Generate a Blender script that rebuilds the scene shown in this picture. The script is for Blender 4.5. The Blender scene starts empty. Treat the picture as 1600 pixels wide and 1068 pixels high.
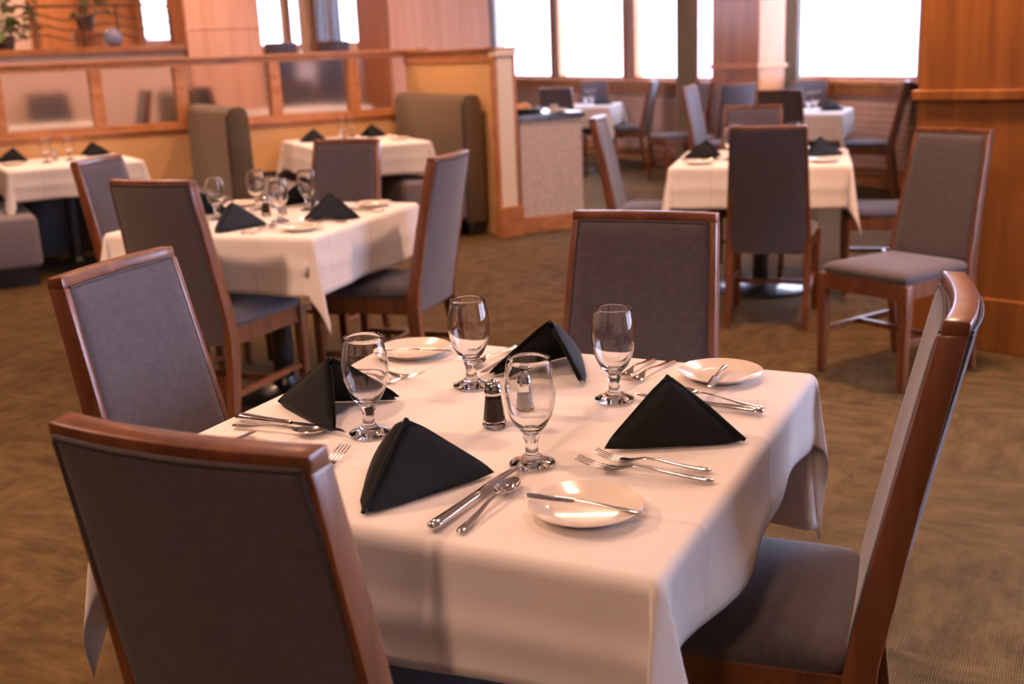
import bpy, bmesh, math, random
from math import sin, cos, pi, radians, sqrt, atan2, hypot
from mathutils import Vector, Matrix
random.seed(7)
SC = bpy.context.scene
COL = SC.collection

# ------------------------------------------------------------------ camera, sky, lamps, exposure
PITCH, ROLL, CAMH, FPX = 0.2567, -0.0424, 1.3847, 1722.2
cd = bpy.data.cameras.new('camera'); cam = bpy.data.objects.new('camera', cd); COL.objects.link(cam)
cd.sensor_fit = 'HORIZONTAL'; cd.sensor_width = 36.0; cd.lens = 36.0 * FPX / 1600.0
cd.clip_start = 0.05; cd.clip_end = 300
cam.matrix_world = Matrix.Translation((0, 0, CAMH)) @ Matrix.Rotation(pi / 2 - PITCH, 4, 'X') @ Matrix.Rotation(ROLL, 4, 'Z')
cd.dof.use_dof = True; cd.dof.focus_distance = 1.85; cd.dof.aperture_fstop = 3.9
SC.camera = cam

world = bpy.data.worlds.new('overcast_sky'); SC.world = world; world.use_nodes = True
bg = world.node_tree.nodes['Background']; bg.inputs[0].default_value = (0.78, 0.82, 1.18, 1); bg.inputs[1].default_value = 44.0

SC.view_settings.view_transform = 'Standard'; SC.view_settings.look = 'None'
SC.view_settings.exposure = -0.16; SC.view_settings.gamma = 1.0; SC.view_settings.use_curve_mapping = False
SC.cycles.max_bounces = 10; SC.cycles.transmission_bounces = 10; SC.cycles.diffuse_bounces = 5; SC.cycles.glossy_bounces = 4
SC.cycles.sample_clamp_indirect = 6.0; SC.cycles.blur_glossy = 0.3

WARM = (1.0, 0.56, 0.37)
def ceiling_or_fill_lamp(x, y, power, size=0.24, color=WARM, z=3.05, spread=150):
    l = bpy.data.lights.new('ceiling_or_fill_lamp', 'AREA'); l.shape = 'DISK'; l.size = size; l.energy = power; l.color = color
    l.spread = radians(spread)
    o = bpy.data.objects.new('ceiling_or_fill_lamp', l); COL.objects.link(o); o.location = (x, y, z)
for (x, y, p) in ((-0.75, 1.35, 16), (0.5, 2.9, 18), (-1.0, 4.5, 26), (1.4, 6.2, 22), (-2.6, 7.2, 34), (-1.2, 8.6, 38), (-0.85, 9.5, 22),  # last one in this row is added to brighten the pale pillar
                  (1.2, -1.0, 10), (-1.0, -1.6, 76), (-2.7, 2.7, 120), (-3.4, 8.3, 30), (0.45, 7.5, 34), (-2.6, 10.1, 34), (-4.6, 9.2, 34),  # those behind the camera are added fill; one is placed to light the counter front
                  (-5.0, 11.8, 60), (-2.0, 13.0, 60), (2.0, 11.0, 24), (-5.0, 5.0, 40), (1.75, 4.55, 85)):  # last one is added to brighten the right-hand wooden pillar
    ceiling_or_fill_lamp(x, y, p)

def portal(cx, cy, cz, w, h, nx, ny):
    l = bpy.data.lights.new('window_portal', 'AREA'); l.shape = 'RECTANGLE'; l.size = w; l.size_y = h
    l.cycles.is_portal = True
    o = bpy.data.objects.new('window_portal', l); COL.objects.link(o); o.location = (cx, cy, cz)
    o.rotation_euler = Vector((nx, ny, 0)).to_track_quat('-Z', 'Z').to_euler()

# ------------------------------------------------------------------ helpers
class MB:
    def __init__(s): s.v = []; s.f = []
    def add(s, vs, fs):
        o = len(s.v); s.v += [tuple(p) for p in vs]; s.f += [tuple(i + o for i in f) for f in fs]
    def box(s, cx, cy, cz, sx, sy, sz, rz=0.0):
        c, n = cos(rz), sin(rz); vs = []
        for z in (-1, 1):
            for x, y in ((-1, -1), (1, -1), (1, 1), (-1, 1)):
                X, Y = x * sx / 2, y * sy / 2
                vs.append((cx + X * c - Y * n, cy + X * n + Y * c, cz + z * sz / 2))
        s.add(vs, [(3, 2, 1, 0), (4, 5, 6, 7), (0, 1, 5, 4), (1, 2, 6, 5), (2, 3, 7, 6), (3, 0, 4, 7)])
    def loft(s, rings, cap=True, close=True):
        n = len(rings[0]); vs = [p for r in rings for p in r]; fs = []
        for i in range(len(rings) - 1):
            for j in range(n if close else n - 1):
                k = (j + 1) % n
                fs.append((i * n + j, i * n + k, (i + 1) * n + k, (i + 1) * n + j))
        if cap: fs.append(tuple(range(n - 1, -1, -1))); fs.append(tuple((len(rings) - 1) * n + j for j in range(n)))
        s.add(vs, fs)
    def lathe(s, prof, n=32, cx=0, cy=0, cz=0):
        # profile list of (r, z); ends with r == 0 collapse to a point
        vs = []; idx = []
        for r, z in prof:
            if r < 1e-6: idx.append([len(vs)]); vs.append((cx, cy, cz + z))
            else:
                idx.append([len(vs) + j for j in range(n)])
                vs += [(cx + r * cos(2 * pi * j / n), cy + r * sin(2 * pi * j / n), cz + z) for j in range(n)]
        fs = []
        for a, b in zip(idx, idx[1:]):
            for j in range(n):
                k = (j + 1) % n
                if len(a) == 1 and len(b) == 1: continue
                if len(a) == 1: fs.append((a[0], b[k], b[j]))
                elif len(b) == 1: fs.append((a[j], a[k], b[0]))
                else: fs.append((a[j], a[k], b[k], b[j]))
        s.add(vs, fs)
    def tube(s, pts, r, n=8):
        pts = [Vector(p) for p in pts]; rings = []
        for i, p in enumerate(pts):
            t = (pts[min(i + 1, len(pts) - 1)] - pts[max(i - 1, 0)]).normalized()
            u = t.orthogonal() if abs(t.z) > 0.95 else t.cross(Vector((0, 0, 1)))
            u.normalize(); w = t.cross(u); rr = r[i] if isinstance(r, (list, tuple)) else r
            rings.append([p + rr * (u * cos(2 * pi * j / n) + w * sin(2 * pi * j / n)) for j in range(n)])
        s.loft(rings)
    def grid(s, f, nu, nv):
        vs = [f(i / nu, j / nv) for i in range(nu + 1) for j in range(nv + 1)]
        s.add(vs, [(i * (nv + 1) + j, (i + 1) * (nv + 1) + j, (i + 1) * (nv + 1) + j + 1, i * (nv + 1) + j + 1) for i in range(nu) for j in range(nv)])
    def mesh(s, name, mat, smooth=None, bevel=0, seg=2):
        me = bpy.data.meshes.new(name); me.from_pydata(s.v, [], s.f)
        bm = bmesh.new(); bm.from_mesh(me)
        bmesh.ops.recalc_face_normals(bm, faces=bm.faces)
        if bevel:
            es = [e for e in bm.edges if len(e.link_faces) == 2 and e.calc_face_angle(0) > 0.5]
            bmesh.ops.bevel(bm, geom=es, offset=bevel, segments=seg, affect='EDGES', profile=0.5, clamp_overlap=True)
        if smooth is not None:
            for f in bm.faces: f.smooth = True
            for e in bm.edges:
                if len(e.link_faces) == 2 and e.calc_face_angle(0) > radians(smooth): e.smooth = False
        bm.to_mesh(me); bm.free(); me.materials.append(mat)
        return me
    def build(s, name, mat, parent=None, smooth=None, bevel=0, seg=2):
        return obj(name, s.mesh(name, mat, smooth, bevel, seg), parent)

def obj(name, me, parent=None):
    o = bpy.data.objects.new(name, me); COL.objects.link(o)
    if parent: o.parent = parent
    return o
def tag(o, label, cat, group=None, kind=None):
    o['label'] = label; o['category'] = cat
    if group: o['group'] = group
    if kind: o['kind'] = kind
    return o
def thing(name, label, cat, loc=(0, 0, 0), rz=0.0, group=None):
    o = bpy.data.objects.new(name, None); COL.objects.link(o); o.location = loc; o.rotation_euler = (0, 0, rz)
    o.empty_display_size = 0.05
    return tag(o, label, cat, group)
def struct(o, label=None):
    o['kind'] = 'structure'
    if label: o['label'] = label
    return o
CH = {}
def kids(o): return CH.get(o.name) or [c for c in bpy.data.objects if c.parent == o]
def copy_tree(o, parent=None):
    c = o.copy(); COL.objects.link(c); c.parent = parent
    for ch in kids(o): copy_tree(ch, c)
    return c
def freeze(o):                      # remember the children of a prototype
    def rec(a):
        k = [c for c in bpy.data.objects if c.parent == a]
        CH[a.name] = k
        for b in k: rec(b)
    rec(o)
USED = set()
def dup(proto, loc, rz, label, group=None):
    if proto.name in USED: o = copy_tree(proto)
    else: o = proto; USED.add(proto.name)
    o.location = loc; o.rotation_euler = (0, 0, rz); o['label'] = label
    if group: o['group'] = group
    return o

# ------------------------------------------------------------------ materials
def mat(name, color, rough=0.5, metal=0.0, spec=0.5, coat=0.0, sheen=0.0, trans=0.0, ior=1.45, coat_rough=0.1):
    m = bpy.data.materials.new(name); m.use_nodes = True; b = m.node_tree.nodes['Principled BSDF']; i = b.inputs
    i['Base Color'].default_value = (*color, 1); i['Roughness'].default_value = rough; i['Metallic'].default_value = metal
    i['Specular IOR Level'].default_value = spec; i['Coat Weight'].default_value = coat; i['Coat Roughness'].default_value = coat_rough
    i['Sheen Weight'].default_value = sheen; i['Sheen Roughness'].default_value = 0.4
    i['Transmission Weight'].default_value = trans; i['IOR'].default_value = ior
    return m
def nodes(m): return m.node_tree.nodes, m.node_tree.links, m.node_tree.nodes['Principled BSDF']
def ramp(n, stops):
    r = n.new('ShaderNodeValToRGB'); e = r.color_ramp.elements
    while len(e) < len(stops): e.new(0.5)
    for k, (p, c) in enumerate(stops): e[k].position = p; e[k].color = (*c, 1)
    return r
def wood(name, dark, light, rough=0.35, coat=0.3, scale=(9, 9, 0.8), bump=0.04, detail=6):
    m = mat(name, light, rough, coat=coat, coat_rough=0.18); n, l, b = nodes(m)
    tc = n.new('ShaderNodeTexCoord'); mp = n.new('ShaderNodeMapping'); mp.inputs['Scale'].default_value = scale
    nz = n.new('ShaderNodeTexNoise'); nz.inputs['Scale'].default_value = 2.2; nz.inputs['Detail'].default_value = detail; nz.inputs['Distortion'].default_value = 0.7
    r = ramp(n, [(0.3, dark), (0.72, light)])
    l.new(tc.outputs['Object'], mp.inputs[0]); l.new(mp.outputs[0], nz.inputs[0]); l.new(nz.outputs[0], r.inputs[0]); l.new(r.outputs[0], b.inputs['Base Color'])
    bp = n.new('ShaderNodeBump'); bp.inputs['Strength'].default_value = bump; bp.inputs['Distance'].default_value = 0.01
    l.new(nz.outputs[0], bp.inputs['Height']); l.new(bp.outputs[0], b.inputs['Normal'])
    return m
def fabric(name, a, c, scale=900, rough=0.85, sheen=0.25, bump=0.12):
    m = mat(name, a, rough, spec=0.25, sheen=sheen); n, l, b = nodes(m)
    tc = n.new('ShaderNodeTexCoord'); nz = n.new('ShaderNodeTexNoise'); nz.inputs['Scale'].default_value = scale; nz.inputs['Detail'].default_value = 2
    n2 = n.new('ShaderNodeTexNoise'); n2.inputs['Scale'].default_value = 60; n2.inputs['Detail'].default_value = 4
    mx = n.new('ShaderNodeMath'); mx.operation = 'MULTIPLY_ADD'; mx.inputs[1].default_value = 0.6; 
    ms = n.new('ShaderNodeMath'); ms.operation = 'MULTIPLY'; ms.inputs[1].default_value = 0.4
    r = ramp(n, [(0.3, a), (0.7, c)])
    l.new(tc.outputs['Object'], nz.inputs[0]); l.new(tc.outputs['Object'], n2.inputs[0]); l.new(n2.outputs[0], ms.inputs[0])
    l.new(nz.outputs[0], mx.inputs[0]); l.new(ms.outputs[0], mx.inputs[2]); l.new(mx.outputs[0], r.inputs[0]); l.new(r.outputs[0], b.inputs['Base Color'])
    bp = n.new('ShaderNodeBump'); bp.inputs['Strength'].default_value = bump; bp.inputs['Distance'].default_value = 0.002
    l.new(nz.outputs[0], bp.inputs['Height']); l.new(bp.outputs[0], b.inputs['Normal'])
    return m
M = {}
M['chair_wood'] = wood('chair_wood', (0.090, 0.027, 0.010), (0.190, 0.064, 0.021), 0.36, 0.22, (14, 14, 1.2))
M['rail_wood'] = wood('rail_wood', (0.36, 0.135, 0.042), (0.56, 0.25, 0.095), 0.42, 0.15, (3, 3, 10))
M['pillar_wood'] = wood('pillar_wood', (0.20, 0.068, 0.014), (0.38, 0.145, 0.032), 0.35, 0.25, (5, 5, 0.35))
M['lit_pale_wood'] = wood('lit_pale_wood', (0.62, 0.345, 0.24), (0.76, 0.48, 0.36), 0.4, 0.2, (6, 6, 0.3))  # sky gloss on the lit pillar faces put into a paler wood colour
M['panel_orange'] = wood('panel_orange', (0.34, 0.12, 0.03), (0.52, 0.21, 0.06), 0.4, 0.2, (5, 5, 0.4))
M['fabric'] = fabric('chair_fabric', (0.058, 0.048, 0.054), (0.105, 0.090, 0.100), sheen=0.35)
M['piping'] = mat('piping_cord', (0.05, 0.040, 0.042), 0.8)
M['bench'] = fabric('bench_fabric', (0.085, 0.056, 0.027), (0.13, 0.088, 0.046), 700)
M['seat_fabric'] = fabric('bench_seat_fabric', (0.15, 0.13, 0.14), (0.22, 0.195, 0.205), 700)
M['napkin'] = fabric('napkin_cloth', (0.009, 0.010, 0.011), (0.016, 0.018, 0.019), 1200, 0.9, 0.03, 0.05)
M['steel'] = mat('polished_steel', (0.72, 0.69, 0.66), 0.13, 1.0)
M['glass'] = mat('clear_glass', (1, 1, 1), 0.0, trans=1.0, ior=1.46)
M['ceramic'] = mat('cream_ceramic', (0.80, 0.72, 0.62), 0.18, coat=0.6, coat_rough=0.05)
M['salt'] = mat('salt_grains', (0.85, 0.83, 0.80), 0.9)
M['pepper'] = mat('ground_pepper', (0.075, 0.05, 0.035), 0.95)
M['black'] = mat('black_metal', (0.012, 0.012, 0.013), 0.35, 0.0, coat=0.3)
M['dark_panel'] = mat('dark_panel', (0.02, 0.018, 0.018), 0.5)
M['iron'] = mat('wrought_iron', (0.10, 0.06, 0.04), 0.6, 0.5)
M['tabletop'] = mat('tabletop_laminate', (0.25, 0.2, 0.16), 0.6)
M['cream'] = mat('cream_paint', (0.90, 0.83, 0.74), 0.7)
M['yellow'] = mat('ochre_wall_paint', (0.70, 0.43, 0.19), 0.75)
M['plaster'] = mat('plaster', (0.66, 0.56, 0.46), 0.85)
M['planter_wall'] = mat('pale_pink_plaster', (0.62, 0.46, 0.38), 0.8)
M['ceiling'] = mat('ceiling_paint', (0.58, 0.50, 0.42), 0.9)
M['counter_top'] = mat('dark_laminate', (0.045, 0.05, 0.06), 0.22, coat=0.3)
M['curtain'] = fabric('curtain_cloth', (0.20, 0.17, 0.12), (0.27, 0.24, 0.18), 500)
M['curtain_grey'] = fabric('grey_curtain_cloth', (0.24, 0.27, 0.28), (0.34, 0.37, 0.38), 500)
M['curtain_pale'] = fabric('pale_curtain_cloth', (0.6, 0.64, 0.7), (0.7, 0.74, 0.78), 500)
M['brick'] = mat('painted_brick', (0.60, 0.42, 0.33), 0.75)
M['mortar'] = mat('mortar', (0.34, 0.22, 0.17), 0.9)
M['window_frame'] = wood('window_wood', (0.30, 0.115, 0.04), (0.42, 0.18, 0.07), 0.4, 0.15, (4, 4, 0.6))
M['snow'] = mat('snowy_ground', (0.85, 0.87, 0.9), 0.9)
M['bark'] = mat('reddish_bark', (0.42, 0.22, 0.24), 0.9)
M['leaf'] = mat('leaf', (0.10, 0.16, 0.035), 0.5)
M['ball'] = mat('blue_glazed_ball', (0.20, 0.23, 0.34), 0.15, coat=0.5)
M['bread'] = mat('bread_crust', (0.52, 0.26, 0.10), 0.7)
# counter front laminate: pale speckle
m = mat('speckled_laminate', (0.6, 0.55, 0.55), 0.5); n, l, b = nodes(m)
nz = n.new('ShaderNodeTexNoise'); nz.inputs['Scale'].default_value = 60; nz.inputs['Detail'].default_value = 5
tc = n.new('ShaderNodeTexCoord'); r = ramp(n, [(0.35, (0.52, 0.46, 0.45)), (0.65, (0.76, 0.68, 0.66))])
l.new(tc.outputs['Object'], nz.inputs[0]); l.new(nz.outputs[0], r.inputs[0]); l.new(r.outputs[0], b.inputs['Base Color']); M['counter_front'] = m
# frosted glass of the partition
m = mat('frosted_glass', (0.93, 0.90, 0.88), 0.27, trans=1.0, ior=1.15); n, l, b = nodes(m)
nz = n.new('ShaderNodeTexNoise'); nz.inputs['Scale'].default_value = 90; tc = n.new('ShaderNodeTexCoord')
bp = n.new('ShaderNodeBump'); bp.inputs['Strength'].default_value = 0.25; bp.inputs['Distance'].default_value = 0.004
l.new(tc.outputs['Object'], nz.inputs[0]); l.new(nz.outputs[0], bp.inputs['Height']); l.new(bp.outputs[0], b.inputs['Normal']); M['frosted'] = m
# window panes: thin clear glass
m = mat('window_glass', (1, 1, 1), 0.0, trans=1.0, ior=1.02); M['pane'] = m
# table linen with the ironed fold lines as fine relief
m = mat('white_linen', (0.80, 0.77, 0.745), 0.8, spec=0.25, sheen=0.15); n, l, b = nodes(m)
tc = n.new('ShaderNodeTexCoord'); sep = n.new('ShaderNodeSeparateXYZ'); l.new(tc.outputs['UV'], sep.inputs[0])
def crease(src, off, w):
    a = n.new('ShaderNodeMath'); a.operation = 'SUBTRACT'; a.inputs[1].default_value = off; l.new(src, a.inputs[0])
    c = n.new('ShaderNodeMath'); c.operation = 'ABSOLUTE'; l.new(a.outputs[0], c.inputs[0])
    d = n.new('ShaderNodeMapRange'); d.inputs['From Min'].default_value = 0; d.inputs['From Max'].default_value = w
    d.inputs['To Min'].default_value = 1; d.inputs['To Max'].default_value = 0; d.interpolation_type = 'SMOOTHSTEP'; l.new(c.outputs[0], d.inputs['Value'])
    return d.outputs[0]
parts = [crease(sep.outputs['X'], 0.33, 0.012), crease(sep.outputs['X'], 0.655, 0.012), crease(sep.outputs['Y'], 0.5, 0.014), crease(sep.outputs['Y'], 0.25, 0.010), crease(sep.outputs['Y'], 0.76, 0.010)]
acc = parts[0]
for p in parts[1:]:
    a = n.new('ShaderNodeMath'); a.operation = 'ADD'; l.new(acc, a.inputs[0]); l.new(p, a.inputs[1]); acc = a.outputs[0]
nz = n.new('ShaderNodeTexNoise'); nz.inputs['Scale'].default_value = 5; nz.inputs['Detail'].default_value = 3; l.new(tc.outputs['Object'], nz.inputs[0])
a = n.new('ShaderNodeMath'); a.operation = 'MULTIPLY_ADD'; a.inputs[1].default_value = 0.8; l.new(nz.outputs[0], a.inputs[0]); l.new(acc, a.inputs[2])
bp = n.new('ShaderNodeBump'); bp.inputs['Strength'].default_value = 0.34; bp.inputs['Distance'].default_value = 0.008
l.new(a.outputs[0], bp.inputs['Height']); l.new(bp.outputs[0], b.inputs['Normal']); M['linen'] = m
# carpet: ribbed loop pile, mottled in bands
m = mat('carpet', (0.1, 0.07, 0.04), 0.95, spec=0.1); n, l, b = nodes(m)
tc = n.new('ShaderNodeTexCoord'); mp = n.new('ShaderNodeMapping'); mp.inputs['Rotation'].default_value = (0, 0, radians(28))
l.new(tc.outputs['Object'], mp.inputs[0])
ck = n.new('ShaderNodeTexChecker'); ck.inputs['Scale'].default_value = 1.64; l.new(mp.outputs[0], ck.inputs[0])
m1 = n.new('ShaderNodeMapping'); m1.inputs['Scale'].default_value = (5, 13, 1); m2 = n.new('ShaderNodeMapping'); m2.inputs['Scale'].default_value = (13, 5, 1)
na = n.new('ShaderNodeTexNoise'); nb = n.new('ShaderNodeTexNoise')
for q, w in ((m1, na), (m2, nb)): l.new(mp.outputs[0], q.inputs[0]); l.new(q.outputs[0], w.inputs[0]); w.inputs['Detail'].default_value = 8; w.inputs['Roughness'].default_value = 0.72; w.inputs['Scale'].default_value = 1.0
mx = n.new('ShaderNodeMix'); mx.data_type = 'FLOAT'; l.new(ck.outputs['Fac'], mx.inputs[0]); l.new(na.outputs[0], mx.inputs[2]); l.new(nb.outputs[0], mx.inputs[3])
r = ramp(n, [(0.28, (0.050, 0.030, 0.011)), (0.52, (0.106, 0.067, 0.024)), (0.76, (0.165, 0.107, 0.042))]); l.new(mx.outputs[0], r.inputs[0])
fine = n.new('ShaderNodeTexWave'); fine.inputs['Scale'].default_value = 55; fine.inputs['Distortion'].default_value = 1.5; l.new(mp.outputs[0], fine.inputs[0])
mm = n.new('ShaderNodeMix'); mm.data_type = 'RGBA'; mm.blend_type = 'MULTIPLY'; mm.inputs[0].default_value = 0.28
l.new(r.outputs[0], mm.inputs[6]); l.new(fine.outputs[0], mm.inputs[7]); l.new(mm.outputs[2], b.inputs['Base Color'])
bp = n.new('ShaderNodeBump'); bp.inputs['Strength'].default_value = 0.4; bp.inputs['Distance'].default_value = 0.004
l.new(fine.outputs[0], bp.inputs['Height']); l.new(bp.outputs[0], b.inputs['Normal']); M['carpet'] = m

# ------------------------------------------------------------------ room frames
AX = radians(19.0)                                   # window wall runs along v, u points out through the windows
U = Vector((cos(AX), sin(AX))); V = Vector((-sin(AX), cos(AX)))
def uv(u, v): p = U * u + V * v; return p.x, p.y
BX = radians(28.0)                                   # booth partition
PR = Vector((-0.84, 10.0)); D = Vector((cos(BX), sin(BX))); N = Vector((-sin(BX), cos(BX)))
def sn(s, n): p = PR + D * s + N * n; return p.x, p.y     # s along the partition, n behind it (negative = aisle side)

def rbox(name, mt, corner_fn, a0, a1, b0, b1, z0, z1, parent=None, bevel=0.0, smooth=None):
    mb = MB(); c = [corner_fn(a0, b0), corner_fn(a1, b0), corner_fn(a1, b1), corner_fn(a0, b1)]
    mb.loft([[(x, y, z0) for x, y in c], [(x, y, z1) for x, y in c]])
    return mb.build(name, mt, parent, smooth, bevel)

# floor, ceiling and the walls outside the view
mb = MB(); c = [uv(-13, -8), uv(7.0, -8), uv(7.0, 20), uv(-13, 20)]
mb.loft([[(x, y, -0.12) for x, y in c], [(x, y, 0) for x, y in c]]); struct(mb.build('floor', M['carpet']), 'mottled olive brown carpet over the whole dining room')
mb = MB(); mb.loft([[(x, y, 3.2) for x, y in c], [(x, y, 3.3) for x, y in c]]); struct(mb.build('ceiling', M['ceiling']))
struct(rbox('wall_left', M['plaster'], uv, -12.6, -12.4, -6, 19, 0, 3.2))
struct(rbox('wall_back', M['plaster'], uv, -12.4, 6.7, -6.2, -6, 0, 3.2))
mb = MB(); mb.box(20, 20, -0.2, 90, 90, 0.12); struct(mb.build('ground', M['snow']), 'white snowy ground outside the windows')

# --- window wall on the right: plane A (far part) and plane B (set back, near part)
UA, UB = 6.16, 6.78
def wall_run(name, u0, v0, v1, bays, sill, head, frame_w=0.12, brick=None, label=None):
    """wall in plane u0 from v0 to v1, openings bays=[(va, vb)], built as piers, apron and head"""
    w = thing_structure(name, label)
    mb = MB(); t = 0.10
    def seg(a, b, z0, z1):
        c = [uv(u0, a), uv(u0 + t, a), uv(u0 + t, b), uv(u0, b)]
        mb.loft([[(x, y, z0) for x, y in c], [(x, y, z1) for x, y in c]])
    seg(v0, v1, 0, sill); seg(v0, v1, head, 3.2)
    p = v0
    for a, b in bays:
        if a > p: seg(p, a, sill, head)
        p = b
    if p < v1: seg(p, v1, sill, head)
    mb.build('apron', M['mortar'] if brick else M['window_frame'], w)
    return w
def thing_structure(name, label=None):
    o = bpy.data.objects.new(name, None); COL.objects.link(o); o.empty_display_size = 0.05
    return struct(o, label)

HEAD = 2.95
baysA = [(10.76, 12.75), (13.02, 15.25), (15.5, 17.9)]
baysB = [(8.24, 10.42)]
baysC = [(-0.9, 0.75), (0.9, 2.6), (2.8, 4.5)]; UC = 5.0
wA = wall_run('wall_right', UA, 10.70, 18.8, baysA, 0.96, HEAD, brick=True, label='far window wall with pinkish brick below the sill')
wB = wall_run('wall_right', UB, 7.85, 10.6, baysB, 0.96, HEAD, brick=True, label='near window wall with pinkish brick below the big window')
wall_run('wall_right', UC, -6.2, 4.7, baysC, 0.5, 2.5, label='tall window wall on the right behind the pillar')
struct(rbox('wall_right', M['plaster'], uv, UB, UB + 0.1, 4.6, 7.85, 0, 3.2)); struct(rbox('wall_return', M['plaster'], uv, UC + 0.1, UB, 4.6, 4.7, 0, 3.2))
brick_me = None
def bricks(parent, u0, v0, v1, z0, z1):
    global brick_me
    L, h, g = 0.29, 0.062, 0.010
    if brick_me is None:
        mb = MB(); mb.box(0, 0, 0, 0.024, L - g, h - g); brick_me = mb.mesh('brick', M['brick'], None, 0.003, 1)
    k = 0; z = z0 + h / 2
    while z + h / 2 <= z1 + 1e-6:
        v = v0 + (L / 2 if k % 2 else L)
        while v + L / 2 < v1:
            x, y = uv(u0 - 0.006 + random.uniform(-0.002, 0.002), v); o = obj('brick', brick_me, parent); o.location = (x, y, z); o.rotation_euler = (0, 0, AX)
            v += L
        z += h; k += 1
bricks(wA, UA, 11.35, 16.2, 0.17, 0.83)
bricks(wB, UB, 7.9, 10.4, 0.17, 0.83)
struct(rbox('wall_return', M['window_frame'], uv, UA + 0.02, UB + 0.1, 10.62, 10.70, 0, 3.2))
def wall_trim(name, mt, u0, v0, v1, z0, z1, proud, label=None):
    return struct(rbox(name, mt, uv, u0 - proud, u0 + 0.02, v0, v1, z0, z1, bevel=0.004), label)
for (u0, a, b, tagn) in ((UA, 10.72, 18.6, 'far'), (UB, 7.85, 10.58, 'near')):
    wall_trim('trim_1', M['rail_wood'], u0, a, b, 0.955, 0.995, 0.10, 'oak window sill board of the %s window wall' % tagn)
    wall_trim('trim_2', M['pillar_wood'], u0, a, b, 0.84, 0.955, 0.025, 'brown wooden band under the sill of the %s window wall' % tagn)
    wall_trim('baseboard_right', M['rail_wood'], u0, a, b, 0.0, 0.165, 0.03, 'oak baseboard of the %s window wall' % tagn)
win_n = [0]
def window(u0, a, b, sill, head, axis='u', fw=0.05):
    win_n[0] += 1
    w = thing_structure('window_%d' % win_n[0])
    f = uv if axis == 'u' else (lambda q, p: uv(p, q))
    mb = MB()
    for (p, q, z0, z1) in ((a, a + fw, sill, head), (b - fw, b, sill, head), (a + fw, b - fw, sill, sill + 0.04), (a + fw, b - fw, head - fw, head)):
        c = [f(u0 - 0.03, p), f(u0 + 0.08, p), f(u0 + 0.08, q), f(u0 - 0.03, q)]
        mb.loft([[(x, y, z0) for x, y in c], [(x, y, z1) for x, y in c]])
    mb.build('window_frame', M['window_frame'], w, bevel=0.004)
    mb = MB(); c = [f(u0 + 0.04, a + fw * 0.7), f(u0 + 0.046, a + fw * 0.7), f(u0 + 0.046, b - fw * 0.7), f(u0 + 0.04, b - fw * 0.7)]
    mb.loft([[(x, y, sill + 0.03) for x, y in c], [(x, y, head - fw * 0.7) for x, y in c]]); mb.build('pane', M['pane'], w)
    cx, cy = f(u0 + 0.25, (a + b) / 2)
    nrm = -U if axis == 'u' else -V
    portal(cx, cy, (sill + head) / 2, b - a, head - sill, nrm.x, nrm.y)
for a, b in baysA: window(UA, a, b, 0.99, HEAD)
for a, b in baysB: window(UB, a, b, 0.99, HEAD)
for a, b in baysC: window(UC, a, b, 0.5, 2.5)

# --- far wall (v = const) with the windows seen over the partition
VF = 18.7
def far_wall():
    w = thing_structure('wall_front', 'far wall with tall bright windows')
    mb = MB(); t = 0.22
    bays = [(0.3, 1.1), (2.2, 2.77), (2.84, 3.06), (3.5, 4.2)]
    bays.sort()
    def seg(a, b, z0, z1):
        c = [uv(a, VF), uv(b, VF), uv(b, VF + t), uv(a, VF + t)]
        mb.loft([[(x, y, z0) for x, y in c], [(x, y, z1) for x, y in c]])
    seg(-12.4, 6.4, 0, 1.62); seg(-12.4, 6.4, HEAD, 3.2); p = -12.4
    for a, b in bays: seg(p, a, 1.62, HEAD); p = b
    seg(p, 6.4, 1.62, HEAD)
    mb.build('wall_panel', M['panel_orange'], w)
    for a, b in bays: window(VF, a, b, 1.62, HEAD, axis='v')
far_wall()

# --- pilaster between the far and the near window wall
def pillar(name, fn, a0, a1, b0, b1, z_band, mt, mtb, label, top=3.2, base=0.24, bh=0.045, proud=0.022):
    w = thing_structure(name, label)
    rbox('pillar_body', mt, fn, a0, a1, b0, b1, 0, top, w, bevel=0.006)
    if z_band: rbox('band', mtb, fn, a0 - proud, a1 + proud, b0 - proud, b1 + proud, z_band - bh / 2, z_band + bh / 2, w, bevel=0.006)
    if base: rbox('base_board', mtb, fn, a0 - 0.018, a1 + 0.018, b0 - 0.018, b1 + 0.018, 0, base, w, bevel=0.005)
    return w
pillar('trim_3', uv, UA - 0.10, UA + 0.20, 9.77, 10.69, 1.15, M['pillar_wood'], M['rail_wood'], 'wood clad pilaster between the two window walls')
# right-hand pillar
PA = radians(-42.0); PC = Vector((1.855, 5.02)); PD = Vector((cos(PA), sin(PA))); PN = Vector((-sin(PA), cos(PA)))
def pil(a, b): p = PC + PD * a + PN * b; return p.x, p.y
pillar('trim_4', pil, 0, 1.5, 0, 0.8, 1.125, M['pillar_wood'], M['pillar_wood'], 'large orange brown wood clad pillar with a rail on the right')

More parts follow.
